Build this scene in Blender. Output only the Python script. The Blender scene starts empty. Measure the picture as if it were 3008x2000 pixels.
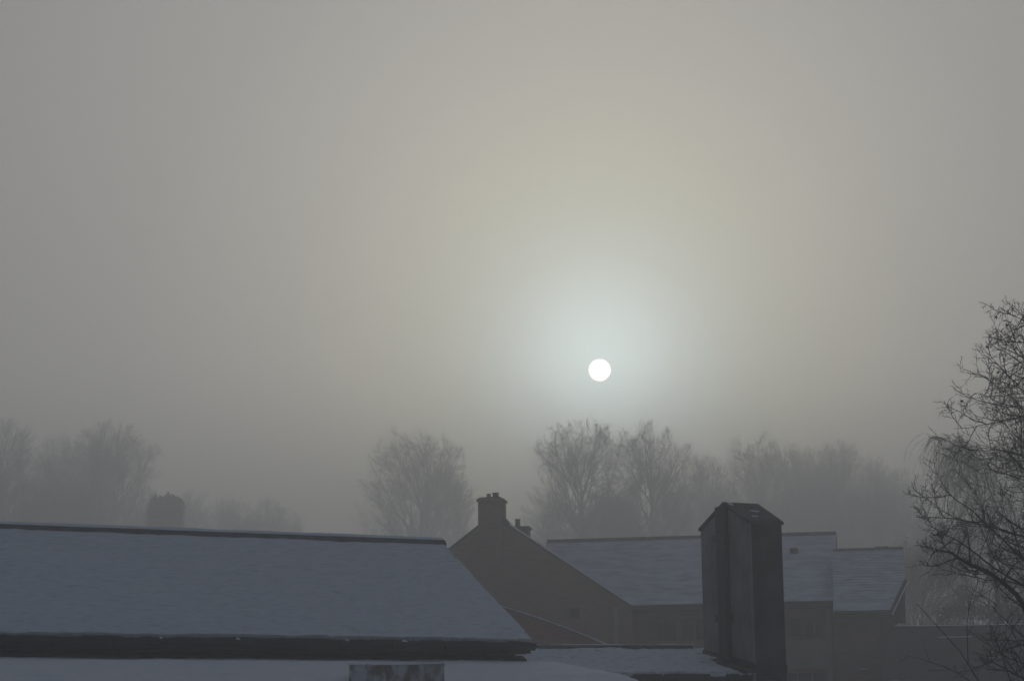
import bpy, math
import numpy as np
from mathutils import Matrix, Vector

# ------------------------------------------------------------------ camera, sky, sun, exposure
scene = bpy.context.scene
col = scene.collection
R = math.radians
CAM_Z = 5.0
PITCH, ROLL = R(10.03), 0.015

cam_data = bpy.data.cameras.new('camera')
cam_data.sensor_fit = 'HORIZONTAL'
cam_data.sensor_width = 23.7
cam_data.lens = 55.0
cam_data.clip_start = 0.1
cam_data.clip_end = 20000
cam = bpy.data.objects.new('camera', cam_data)
col.objects.link(cam)
fwd = Vector((0, math.cos(PITCH), math.sin(PITCH)))
up0 = Vector((0, -math.sin(PITCH), math.cos(PITCH)))
rt0 = Vector((1, 0, 0))
rt = rt0 * math.cos(ROLL) - up0 * math.sin(ROLL)
upv = rt0 * math.sin(ROLL) + up0 * math.cos(ROLL)
m3 = Matrix((rt, upv, -fwd)).transposed()
cam.matrix_world = Matrix.Translation((0, 0, CAM_Z)) @ m3.to_4x4()
scene.camera = cam

SUN_EL, SUN_AZ = R(9.28), R(2.13)          # azimuth measured from +Y towards +X
sun_dir = Vector((math.sin(SUN_AZ) * math.cos(SUN_EL), math.cos(SUN_AZ) * math.cos(SUN_EL), math.sin(SUN_EL)))

world = bpy.data.worlds.new('World')
scene.world = world
world.use_nodes = True
wn = world.node_tree
wn.nodes.clear()
w_out = wn.nodes.new('ShaderNodeOutputWorld')
w_bg = wn.nodes.new('ShaderNodeBackground')
w_bg.inputs['Strength'].default_value = 0.1
wn.links.new(w_bg.outputs[0], w_out.inputs['Surface'])
sky = wn.nodes.new('ShaderNodeTexSky')
sky.sky_type = 'NISHITA'
sky.sun_disc = False
sky.sun_elevation = SUN_EL
sky.sun_rotation = SUN_AZ
sky.air_density = 1.0
sky.dust_density = 3.0
tc = wn.nodes.new('ShaderNodeTexCoord')
dot = wn.nodes.new('ShaderNodeVectorMath'); dot.operation = 'DOT_PRODUCT'
dot.inputs[1].default_value = sun_dir
wn.links.new(tc.outputs['Generated'], dot.inputs[0])
def wmath(op, a, b=None):
    n = wn.nodes.new('ShaderNodeMath'); n.operation = op
    for i, v in enumerate((a, b)):
        if v is None: continue
        if isinstance(v, (int, float)): n.inputs[i].default_value = v
        else: wn.links.new(v, n.inputs[i])
    return n.outputs[0]
clampd = wmath('MINIMUM', wmath('MAXIMUM', dot.outputs['Value'], -1.0), 1.0)
ang = wmath('SQRT', wmath('DIVIDE', wmath('ARCCOSINE', clampd), math.pi))
ramp = wn.nodes.new('ShaderNodeValToRGB')
wn.links.new(ang, ramp.inputs[0])
# light of the mist-veiled sky by angle from the sun (degrees : linear colour)
SKY = [(0.0, (2.60, 3.0, 2.92)), (1.0, (2.12, 2.36, 2.26)), (2.2, (1.54, 1.64, 1.50)), (3.6, (1.18, 1.18, 0.985)), (5.4, (0.98, 0.945, 0.765)),
       (7.6, (0.755, 0.725, 0.635)), (11.5, (0.53, 0.515, 0.485)), (20.0, (0.325, 0.320, 0.315)), (35.0, (0.185, 0.192, 0.20)),
       (70.0, (0.085, 0.103, 0.141)), (180.0, (0.054, 0.079, 0.123))]
SKY = [(a_, tuple(v / 3 for v in c_)) for a_, c_ in SKY]
er = ramp.color_ramp
er.interpolation = 'B_SPLINE'
while len(er.elements) < len(SKY): er.elements.new(0.5)
for e, (a, c) in zip(er.elements, SKY):
    e.position = math.sqrt(a / 180.0)
for e, (a, c) in zip(er.elements, SKY):
    e.color = (*c, 1)
sc1 = wn.nodes.new('ShaderNodeVectorMath'); sc1.operation = 'SCALE'
wn.links.new(ramp.outputs[0], sc1.inputs[0]); sc1.inputs['Scale'].default_value = 10.0 * 2.83 * 3.0          # 2 ** 1.5, the exposure below
sc2 = wn.nodes.new('ShaderNodeVectorMath'); sc2.operation = 'SCALE'
wn.links.new(sky.outputs[0], sc2.inputs[0]); sc2.inputs['Scale'].default_value = 0.012
# the veil thins with height: the sky is dimmer towards the horizon all round
sep = wn.nodes.new('ShaderNodeSeparateXYZ'); wn.links.new(tc.outputs['Generated'], sep.inputs[0])
el = wn.nodes.new('ShaderNodeMapRange'); el.interpolation_type = 'SMOOTHSTEP'
el.inputs['From Min'].default_value = 0.05; el.inputs['From Max'].default_value = 0.17
el.inputs['To Min'].default_value = 0.03; el.inputs['To Max'].default_value = 1.0
wn.links.new(sep.outputs['Z'], el.inputs['Value'])
sc3 = wn.nodes.new('ShaderNodeVectorMath'); sc3.operation = 'SCALE'
wn.links.new(sc1.outputs[0], sc3.inputs[0]); wn.links.new(el.outputs[0], sc3.inputs['Scale'])
addv = wn.nodes.new('ShaderNodeVectorMath'); addv.operation = 'ADD'
wn.links.new(sc3.outputs[0], addv.inputs[0]); wn.links.new(sc2.outputs[0], addv.inputs[1])
wn.links.new(addv.outputs[0], w_bg.inputs['Color'])

sun_data = bpy.data.lights.new('sun_lamp', 'SUN')
sun_data.energy = 0.55
sun_data.angle = R(10)
sun_data.color = (1.0, 0.95, 0.86)
sun_lamp = bpy.data.objects.new('sun_lamp', sun_data)
col.objects.link(sun_lamp)
sun_lamp.rotation_mode = 'QUATERNION'
sun_lamp.rotation_quaternion = sun_dir.to_track_quat('Z', 'Y')

vs = scene.view_settings
vs.view_transform = 'Standard'; vs.look = 'None'; vs.exposure = -1.65; vs.gamma = 1.0
vs.use_curve_mapping = False
cy = scene.cycles
cy.max_bounces = 8; cy.diffuse_bounces = 3; cy.glossy_bounces = 2; cy.transmission_bounces = 2
cy.volume_bounces = 3; cy.transparent_max_bounces = 4
cy.use_denoising = True
try:
    cy.denoiser = 'OPENIMAGEDENOISE'; cy.denoising_input_passes = 'RGB_ALBEDO_NORMAL'; cy.denoising_prefilter = 'ACCURATE'
except Exception: pass
cy.use_adaptive_sampling = False
HAZE_DENSITY, HAZE_G = 0.0064, 0.65

# ------------------------------------------------------------------ materials
def srgb(*c): return tuple(c) + (1,)
def material(name, base, base2=None, scale=8.0, stretch=(1, 1, 1), rough=0.85, bump=0.0, bump_scale=30.0, detail=6, spec=0.3, lo=0.35, hi=0.65, emit=None):
    m = bpy.data.materials.new(name); m.use_nodes = True
    nt = m.node_tree; b = nt.nodes['Principled BSDF']
    b.inputs['Roughness'].default_value = rough
    b.inputs['Specular IOR Level'].default_value = spec
    b.inputs['Base Color'].default_value = srgb(*base)
    if base2 or bump:
        t = nt.nodes.new('ShaderNodeTexCoord'); mp = nt.nodes.new('ShaderNodeMapping')
        mp.inputs['Scale'].default_value = stretch
        nt.links.new(t.outputs['Object'], mp.inputs[0])
    if base2:
        n = nt.nodes.new('ShaderNodeTexNoise'); n.inputs['Scale'].default_value = scale; n.inputs['Detail'].default_value = detail
        r = nt.nodes.new('ShaderNodeValToRGB')
        r.color_ramp.elements[0].position = lo; r.color_ramp.elements[1].position = hi
        r.color_ramp.elements[0].color = srgb(*base); r.color_ramp.elements[1].color = srgb(*base2)
        nt.links.new(mp.outputs[0], n.inputs[0]); nt.links.new(n.outputs[0], r.inputs[0]); nt.links.new(r.outputs[0], b.inputs['Base Color'])
    if bump:
        n2 = nt.nodes.new('ShaderNodeTexNoise'); n2.inputs['Scale'].default_value = bump_scale; n2.inputs['Detail'].default_value = 8
        bp = nt.nodes.new('ShaderNodeBump'); bp.inputs['Strength'].default_value = bump; bp.inputs['Distance'].default_value = 0.03
        nt.links.new(mp.outputs[0], n2.inputs[0]); nt.links.new(n2.outputs[0], bp.inputs['Height']); nt.links.new(bp.outputs[0], b.inputs['Normal'])
    if emit:
        b.inputs['Emission Color'].default_value = srgb(*emit[0]); b.inputs['Emission Strength'].default_value = emit[1]
    return m
M = {
    'snow': material('snow', (0.78, 0.80, 0.83), (0.84, 0.85, 0.87), 3.0, bump=0.5, bump_scale=14, rough=0.7),
    'snow_thin': material('thin_snow_on_tiles', (0.56, 0.59, 0.63), (0.81, 0.83, 0.86), 5.0, (1.1, 9, 9), bump=0.5, bump_scale=16, rough=0.75, lo=0.30, hi=0.5),
    'snow_rough': material('lumpy_snow', (0.48, 0.50, 0.54), (0.80, 0.82, 0.85), 9.0, (1, 1.6, 1), bump=0.8, bump_scale=18, rough=0.8, lo=0.30, hi=0.46),
    'dusting': material('snow_dusting', (0.14, 0.15, 0.16), (0.45, 0.47, 0.50), 4.0, (1, 2, 1), rough=0.85, lo=0.4, hi=0.7),
    'snow_far': material('frosted_slate_snow', (0.50, 0.53, 0.57), (0.78, 0.80, 0.83), 1.6, (1, 3, 3), rough=0.8, lo=0.3, hi=0.6),
    'slate': material('slate', (0.045, 0.048, 0.055), (0.09, 0.09, 0.095), 5, rough=0.6, bump=0.2),
    'ridge': material('ridge_clay', (0.11, 0.105, 0.105), (0.17, 0.16, 0.155), 6, rough=0.8, bump=0.3),
    'gutter': material('dark_gutter', (0.018, 0.018, 0.020), (0.03, 0.03, 0.032), 4, rough=0.5),
    'felt': material('dark_fascia', (0.022, 0.021, 0.023), (0.035, 0.033, 0.033), 7, (0.3, 3, 3), rough=0.7),
    'band': material('grey_clerestory', (0.15, 0.138, 0.132), (0.19, 0.175, 0.168), 3, (0.4, 1, 1), rough=0.8),
    'brick': material('brown_brick', (0.19, 0.135, 0.11), (0.27, 0.19, 0.155), 3, (1, 1, 4), rough=0.9, bump=0.4, bump_scale=12),
    'grey_block': material('grey_blockwork', (0.085, 0.083, 0.085), (0.12, 0.117, 0.117), 2, (1, 1, 2), rough=0.9, bump=0.3, bump_scale=12),
    'brick_red': material('red_brick', (0.17, 0.075, 0.06), (0.25, 0.12, 0.10), 3, (1, 1, 4), rough=0.9, bump=0.4, bump_scale=12),
    'render': material('buff_render', (0.27, 0.235, 0.20), (0.33, 0.29, 0.25), 2.5, rough=0.9),
    'timber': material('timber', (0.24, 0.14, 0.085), (0.31, 0.19, 0.12), 4, (6, 6, 1), rough=0.7),
    'dark_wood': material('dark_bargeboard', (0.05, 0.04, 0.038), (0.08, 0.065, 0.06), 5, rough=0.7),
    'glass': material('window_glass', (0.02, 0.022, 0.025), rough=0.08, spec=0.6),
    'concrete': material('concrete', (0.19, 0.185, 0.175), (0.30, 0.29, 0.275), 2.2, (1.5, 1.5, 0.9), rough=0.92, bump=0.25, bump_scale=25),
    'concrete_dark': material('dark_concrete', (0.06, 0.058, 0.058), (0.11, 0.107, 0.105), 2.0, (1.5, 1.5, 0.9), rough=0.92, bump=0.25, bump_scale=25),  # plain dark concrete; also holds the painted shade of the tall stack's right face
    'pipe': material('iron_pipe', (0.055, 0.053, 0.052), (0.085, 0.08, 0.078), 5, (1, 1, 0.4), rough=0.65),
    'lead': material('flashing', (0.05, 0.042, 0.038), (0.09, 0.08, 0.075), 6, rough=0.7),
    'cap': material('cap_slab', (0.075, 0.07, 0.066), (0.13, 0.12, 0.11), 6, rough=0.85, bump=0.4),
    'stain': material('stained_panel', (0.22, 0.18, 0.15), (0.56, 0.59, 0.58), 4.2, (1.25, 1, 0.75), rough=0.85, bump=0.5, bump_scale=20, lo=0.44, hi=0.56, detail=5),
    'pot': material('chimney_pot', (0.13, 0.085, 0.07), (0.18, 0.12, 0.10), 6, rough=0.85),
    'bark': material('bark', (0.035, 0.032, 0.030), (0.065, 0.060, 0.055), 4, (1, 1, 0.3), rough=0.95),
    'bark_near': material('bark_near', (0.028, 0.025, 0.023), (0.05, 0.045, 0.042), 6, (1, 1, 0.3), rough=0.95),
    'birch': material('birch_twig', (0.045, 0.036, 0.033), (0.075, 0.062, 0.056), 4, rough=0.95),
    'ivy': material('ivy_leaf', (0.030, 0.040, 0.022), (0.055, 0.068, 0.035), 3, rough=0.7),
    'conifer': material('conifer_leaf', (0.022, 0.032, 0.022), (0.04, 0.052, 0.034), 3, rough=0.8),
    'hedge': material('hedge_leaf', (0.03, 0.035, 0.025), (0.05, 0.055, 0.038), 3, rough=0.85),
    'disc': material('sun_surface', (0, 0, 0), emit=((1.0, 0.985, 0.93), 14.0)),
}

# ------------------------------------------------------------------ helpers
def tag(o, label=None, cat=None, group=None, kind=None):
    if label: o['label'] = label
    if cat: o['category'] = cat
    if group: o['group'] = group
    if kind: o['kind'] = kind
    return o
def empty(name, loc=(0, 0, 0), rz=0.0):
    o = bpy.data.objects.new(name, None); col.objects.link(o)
    o.location = loc; o.rotation_euler = (0, 0, rz); o.empty_display_size = 0.2
    return o
class MB:
    """collects closed solids and sheets, builds ONE mesh object"""
    def __init__(s): s.v = []; s.f = []; s.mi = []
    def add(s, verts, faces, mi=0):
        b = len(s.v); s.v += [tuple(map(float, p)) for p in verts]
        for f in faces: s.f.append(tuple(b + i for i in f)); s.mi.append(mi)
        return s
    def prism(s, pts, vec, mi=0):
        n = len(pts); p = [Vector(q) for q in pts]; v = Vector(vec)
        vs_ = p + [q + v for q in p]
        fs = [tuple(range(n))[::-1], tuple(range(n, 2 * n))] + [(i, (i + 1) % n, n + (i + 1) % n, n + i) for i in range(n)]
        nrm = (p[1] - p[0]).cross(p[2] - p[0])
        if nrm.dot(v) < 0: fs = [f[::-1] for f in fs]
        return s.add(vs_, fs, mi)
    def box(s, a, b, mi=0):
        (x0, y0, z0), (x1, y1, z1) = a, b
        return s.prism([(x0, y0, z0), (x1, y0, z0), (x1, y1, z0), (x0, y1, z0)], (0, 0, z1 - z0), mi)
    def cyl(s, a, b, r0, r1=None, n=12, mi=0):
        r1 = r0 if r1 is None else r1
        a, b = Vector(a), Vector(b); d = (b - a).normalized()
        x = d.orthogonal().normalized(); y = d.cross(x)
        ring = lambda c, r: [c + (x * math.cos(2 * math.pi * i / n) + y * math.sin(2 * math.pi * i / n)) * r for i in range(n)]
        return s.add(ring(a, r0) + ring(b, r1), [tuple(range(n))[::-1], tuple(range(n, 2 * n))] + [(i, (i + 1) % n, n + (i + 1) % n, n + i) for i in range(n)], mi)
    def grid(s, P, mi=0, closed_skirt=None):
        """P (nv,nu,3) array; closed_skirt vec lowers a rim so the sheet has thickness"""
        nv, nu = P.shape[:2]
        f = [(j * nu + i, j * nu + i + 1, (j + 1) * nu + i + 1, (j + 1) * nu + i) for j in range(nv - 1) for i in range(nu - 1)]
        s.add(P.reshape(-1, 3), f, mi)
        if closed_skirt is not None:
            rim = np.concatenate([P[0, :], P[1:, -1], P[-1, :-1][::-1], P[1:-1, 0][::-1]])
            n = len(rim); low = rim + np.array(closed_skirt)
            s.add(np.concatenate([rim, low]), [(i, n + i, n + (i + 1) % n, (i + 1) % n) for i in range(n)], mi)
        return s
    def build(s, name, mats, parent=None, smooth=False, bevel=0.0):
        me = bpy.data.meshes.new(name); me.from_pydata(s.v, [], s.f)
        mats = mats if isinstance(mats, (list, tuple)) else [mats]
        for m_ in mats: me.materials.append(M[m_])
        if len(mats) > 1: me.polygons.foreach_set('material_index', s.mi)
        if smooth: me.polygons.foreach_set('use_smooth', [True] * len(s.f))
        me.update()
        o = bpy.data.objects.new(name, me); col.objects.link(o); o.parent = parent
        if bevel:
            b = o.modifiers.new('bevel', 'BEVEL'); b.width = bevel; b.segments = 2; b.limit_method = 'ANGLE'
        return o
def solid(name, mat, parent, fn, **k):
    m_ = MB(); fn(m_); return m_.build(name, mat, parent, **k)
def boxpart(name, mat, parent, a, b, bevel=0.0): return MB().box(a, b).build(name, mat, parent, bevel=bevel)

_tab = np.random.RandomState(7).rand(512, 512)
def vnoise(x, y):
    xi = np.floor(x).astype(int); yi = np.floor(y).astype(int); fx = x - xi; fy = y - yi
    fx = fx * fx * (3 - 2 * fx); fy = fy * fy * (3 - 2 * fy)
    g = lambda a, b: _tab[a % 512, b % 512]
    return (g(xi, yi) * (1 - fx) * (1 - fy) + g(xi + 1, yi) * fx * (1 - fy) + g(xi, yi + 1) * (1 - fx) * fy + g(xi + 1, yi + 1) * fx * fy) - 0.5
def fbm(x, y, o=4):
    r = 0
    for i in range(o): r = r + vnoise(x * 2 ** i + 17 * i, y * 2 ** i + 31 * i) / 2 ** i
    return r
def terrain(x, y):
    t = np.clip((np.asarray(y, float) - 48) / 190.0, 0, 1)
    return 17.0 * t * t * (3 - 2 * t)

# ------------------------------------------------------------------ ground
def ground():
    ys = np.concatenate([np.linspace(-1300, -60, 12), np.linspace(-40, 320, 91), np.linspace(350, 1300, 16)])
    xs = np.concatenate([np.linspace(-1300, -150, 14), np.linspace(-120, 120, 61), np.linspace(150, 1300, 14)])
    X, Y = np.meshgrid(xs, ys)
    Z = terrain(X, Y) + 0.12 * fbm(X / 9, Y / 9)
    Z = np.where(np.abs(Y) < 48, np.minimum(Z, 0.04), Z)
    tag(MB().grid(np.stack([X, Y, Z], -1)).build('ground', 'snow', smooth=True), kind='structure')
ground()

# ------------------------------------------------------------------ the hall with the long snowy roof
def snow_sheet(surf, nu, nv, ulen, vlen, thick, course, name, mat, parent, rough=0.012, edge=0.03, nrm=None, seed=0.0, skirt=0.05):
    """surf(u,v)->(n,3), u along the eave 0..1, v eave(0)..ridge(1); real relief of courses and drifts along nrm"""
    u, v = np.meshgrid(np.linspace(0, 1, nu), np.linspace(0, 1, nv))
    P = surf(u, v)
    a, b = u * ulen, v * vlen
    h = thick + rough * (fbm(a * 1.3 + seed, b * 4 + seed, 5) * 2 + fbm(a * 6 + seed, b * 9, 3))
    if course:
        ph = (b / course + 0.10 * fbm(a * 0.8, b * 2 + 3)) % 1.0
        h = h + 0.010 * (1 - ph) - 0.006 * (ph > 0.9)
    P = P + np.asarray(nrm)[None, None, :] * h[..., None]
    wob = edge * (fbm(a[0] * 3 + 5 + seed, a[0] * 0 + seed, 7)) + edge * 0.5 * (np.random.RandomState(5).rand(nu) - 0.5)
    P[0] += (P[0] - P[3]) / np.linalg.norm(P[0] - P[3], axis=-1, keepdims=True) * wob[:, None]
    if edge:
        wob2 = edge * fbm(b[:, 0] * 3 + 9 + seed, b[:, 0] * 0 + 2.5, 4)
        P[:, -1] += np.array([1, 0, 0]) * wob2[:, None]
    m_ = MB(); m_.grid(P, closed_skirt=-np.asarray(nrm) * (thick + skirt))
    return m_.build(name, mat, parent, smooth=True)

H_ANG = R(29.66)
def hall():
    root = tag(empty('slate_roofed_hall', (0.232, 38.0, 0), H_ANG), 'long low hall in the left foreground with a wide snow-covered roof and dark eaves', 'building')
    L = -16.0; ZE, WR, ZR = 6.87, 3.03, 8.66
    sl = math.hypot(WR, ZR - ZE); nrm = np.array([0, -(ZR - ZE) / sl, WR / sl])
    # roof slab, both slopes
    th = 0.10
    roof = solid('roof', 'slate', root, lambda m: m.prism([(0, 0, ZE), (0, WR, ZR), (0, 2 * WR, ZE), (0, 2 * WR, ZE - th), (0, WR, ZR - th), (0, 0, ZE - th)], (L, 0, 0)))
    surf = lambda u, v: np.stack([L + u * (-L + 0.0), v * WR * 0.985, ZE + v * (ZR - ZE) * 0.985], -1)
    snow_sheet(surf, 360, 96, 16, 3.5, 0.045, 0.115, 'snow_blanket', 'snow_thin', roof, nrm=nrm, edge=0.018, rough=0.008)
    surf2 = lambda u, v: np.stack([-u * (-L) , 2 * WR - v * WR * 0.985, ZE + v * (ZR - ZE) * 0.985], -1)
    snow_sheet(surf2, 60, 16, 16, 3.5, 0.045, 0.0, 'snow_blanket', 'snow', roof, nrm=nrm * np.array([1, -1, 1]), edge=0.0)
    # ridge tiles, one by one
    n = 36; step = (-L + 0.06) / n
    me = None
    for i in range(n):
        def f(m):
            pr = [(-0.0, -0.115, -0.06), (0, -0.11, -0.02), (0, -0.06, 0.04), (0, 0, 0.06), (0, 0.06, 0.04), (0, 0.11, -0.02), (0, 0.115, -0.06)]
            m.prism([(0, y, z) for _, y, z in pr], (-step + 0.006, 0, 0))
        if me is None: t = solid('ridge_tile', 'ridge', roof, f); me = t.data
        else: t = bpy.data.objects.new('ridge_tile', me); col.objects.link(t); t.parent = roof
        t.location = (0.05 - i * step, WR, ZR + 0.035)
    u, v = np.meshgrid(np.linspace(0, 1, 300), np.linspace(0, 1, 9))
    X = L + 0.06 + u * (-L - 0.03); a = (v - 0.5)
    Yv = WR + a * (0.165 + 0.02 * fbm(X * 2, X * 0 + 1)); Z = ZR + 0.100 - 0.24 * np.abs(a) ** 1.6 + (0.010 * fbm(X * 1.5, X * 0 + 2) + 0.026) * (1 - (2 * a) ** 2)
    MB().grid(np.stack([X, Yv, Z], -1), closed_skirt=(0, 0, -0.03)).build('ridge_snow', 'snow', roof, smooth=True)
    # eaves
    g = solid('gutter', 'gutter', root, lambda m: m.prism([(0.03, -0.125, ZE - 0.035), (0.03, -0.115, ZE - 0.10), (0.03, -0.07, ZE - 0.145), (0.03, -0.02, ZE - 0.145), (0.03, 0.0, ZE - 0.115), (0.03, -0.012, ZE - 0.115), (0.03, -0.03, ZE - 0.13), (0.03, -0.065, ZE - 0.13), (0.03, -0.105, ZE - 0.095), (0.03, -0.113, ZE - 0.035)], (L, 0, 0)))
    rng = np.random.RandomState(4)
    for x in np.arange(-11.5, -0.2, 0.9):
        boxpart('gutter_bracket', 'gutter', g, (x, -0.13, ZE - 0.15), (x + 0.03, 0.0, ZE - 0.04))
    for x, l in ((-2.35, 0.10), (-3.3, 0.05), (-5.1, 0.07), (-6.3, 0.05)):
        solid('gutter_snow', 'snow', g, lambda m: m.prism([(x, -0.128, ZE - 0.042), (x + l, -0.128, ZE - 0.042), (x + l * 0.8, -0.09, ZE - 0.02), (x + l * 0.2, -0.09, ZE - 0.02)], (0, 0.02, 0.014)))
    boxpart('fascia', 'felt', root, (L, 0.0, ZE - 0.19), (-0.01, 0.035, ZE - 0.085))
    boxpart('soffit', 'felt', root, (L, 0.036, ZE - 0.19), (-0.02, 0.32, ZE - 0.16))
    solid('verge_board', 'felt', root, lambda m: m.prism([(-0.03, 0.036, ZE - 0.19), (-0.03, WR, ZR - 0.29), (-0.03, 2 * WR, ZE - 0.19), (-0.03, 2 * WR, ZE - 0.103), (-0.03, WR, ZR - 0.103), (-0.03, 0.036, ZE - 0.103)], (0.02, 0, 0)))
    # clerestory wall below the eaves, flashing, gable end
    boxpart('clerestory_wall', 'band', root, (L, 0.30, 0.0), (-0.16, 0.55, ZE - 0.161))
    boxpart('end_pilaster', 'band', root, (-0.30, 0.27, 6.2), (-0.13, 0.56, ZE - 0.191), bevel=0.01)
    solid('flashing', 'lead', root, lambda m: m.prism([(0, 0.299, 6.66), (0, 0.285, 6.66), (0, 0.16, 6.60), (0, 0.16, 6.45), (0, 0.299, 6.45)], (L, 0, 0)).prism([(0.0, 0.3, 6.45), (0.0, 0.3, 6.56), (-0.16, 0.3, 6.66), (-0.16, 0.3, 6.45)], (0, 0.6, 0)))
    solid('gable_wall', 'brick', root, lambda m: m.prism([(-0.35, 0.551, 0), (-0.35, 0.551, ZE - 0.1), (-0.35, WR, ZR - 0.2), (-0.35, 2 * WR - 0.3, ZE + 0.05), (-0.35, 2 * WR - 0.3, 0)], (0.2, 0, 0)))
    boxpart('rear_wall', 'brick', root, (L, 2 * WR - 0.55, 0), (-0.36, 2 * WR - 0.3, ZE + 0.02))
    # lower aisle roof leaning towards us
    def zl(w): return 6.53 - 0.085 * (0.25 - w) - 0.022 * w * w
    def surf3(u, v):
        w = -5.2 + v * 5.45
        x = L + u * (-L + 0.3) + 0.0 * w
        return np.stack([x, w, zl(w)], -1)
    ws = np.linspace(-5.2, 0.25, 12)
    aisle = solid('aisle_roof', 'slate', root, lambda m: m.prism([(0.27, w, zl(w) - 0.015) for w in ws] + [(0.27, w, zl(w) - 0.12) for w in ws[::-1]], (L - 0.27, 0, 0)))
    snow_sheet(surf3, 300, 90, 16, 5.4, 0.04, 0.0, 'snow_blanket', 'snow', aisle, nrm=(0, -0.12, 0.99), edge=0.04, rough=0.014, seed=3.3)
    boxpart('aisle_wall', 'brick', root, (L, -5.0, 0), (0.1, -4.75, 5.36))
    boxpart('aisle_end_wall', 'felt', root, (-0.1, -4.749, 0), (0.1, 0.29, 5.6))
    return root
hall()

def stained_stack():
    root = tag(empty('squat_chimney_stack', (-1.66, 33.0, 0), R(0.8)), 'squat stained grey block with snow along its top, rising from the lower roof', 'chimney')
    zt = 6.33
    boxpart('body', 'stain', root, (-0.65, 0, 4.2), (0.65, 0.7, zt), bevel=0.012)
    boxpart('top_slab', 'stain', root, (-0.657, -0.008, zt + 0.001), (0.657, 0.708, zt + 0.012))
    u, v = np.meshgrid(np.linspace(-0.66, 0.66, 90), np.linspace(-0.012, 0.71, 24))
    Z = zt + 0.022 + 0.012 * fbm(u * 9, v * 9)
    MB().grid(np.stack([u + 0.01 * fbm(v * 20, u * 6), v + 0.008 * fbm(u * 16, v), Z], -1), closed_skirt=(0, 0, -0.02)).build('snow_cap', 'snow', root, smooth=True)
stained_stack()

# ------------------------------------------------------------------ the low roof beside the stack
def low_annex():
    root = tag(empty('low_annex', (0.015, 41.0, 0), R(17)), 'low annex with a lumpy snow-covered roof and dark ridge, between hall and tall stack', 'building')
    X0, X1, ZR, W = -2.4, 3.62, 6.88, 1.80; ZE = ZR - 0.49
    nrm = np.array([0, -0.263, 0.965])
    roof = solid('roof', 'slate', root, lambda m: m.prism([(X0, -W, ZE), (X0, 0, ZR), (X0, W, ZE), (X0, W, ZE - 0.09), (X0, 0, ZR - 0.09), (X0, -W, ZE - 0.09)], (X1 - X0, 0, 0)))
    surf = lambda u, v: np.stack([X0 + u * (X1 - X0), -W + v * W * 0.99, ZE + v * (ZR - ZE) * 0.99], -1)
    snow_sheet(surf, 300, 90, 6, 1.87, 0.035, 0.0, 'snow_blanket', 'snow_rough', roof, nrm=nrm, edge=0.05, rough=0.018, seed=8.1)
    n = 14; step = (3.2 - X0) / n; me = None
    for i in range(n):
        if me is None:
            t = solid('ridge_tile', 'ridge', roof, lambda m: m.prism([(0, -0.085, -0.05), (0, -0.06, 0.01), (0, 0, 0.035), (0, 0.06, 0.01), (0, 0.085, -0.05)], (step - 0.004, 0, 0))); me = t.data
        else: t = bpy.data.objects.new('ridge_tile', me); col.objects.link(t); t.parent = roof
        t.location = (X0 + i * step, 0, ZR + 0.05)
    u, v = np.meshgrid(np.linspace(0, 1, 140), np.linspace(-0.5, 0.5, 7))
    X = X0 + u * 5.62; Z = ZR + 0.092 - 0.09 * np.abs(v) * 2 * 0.6 + 0.010 * fbm(X * 4, v)
    MB().grid(np.stack([X, v * 0.11, Z], -1), closed_skirt=(0, 0, -0.02)).build('ridge_snow', 'snow', roof, smooth=True)
    boxpart('fascia', 'felt', root, (X0, -W + 0.005, ZE - 0.30), (X1 - 0.01, -W + 0.04, ZE - 0.092))
    boxpart('front_wall', 'felt', root, (X0, -W + 0.06, 0), (X1 - 0.1, -W + 0.26, ZE - 0.093))
    solid('end_wall', 'brick', root, lambda m: m.prism([(X1 - 0.1, -W + 0.261, 0), (X1 - 0.1, -W + 0.261, ZE - 0.02), (X1 - 0.1, 0, ZR - 0.1), (X1 - 0.1, W - 0.1, ZE - 0.06), (X1 - 0.1, W - 0.1, 0)], (-0.2, 0, 0)))
low_annex()

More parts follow.
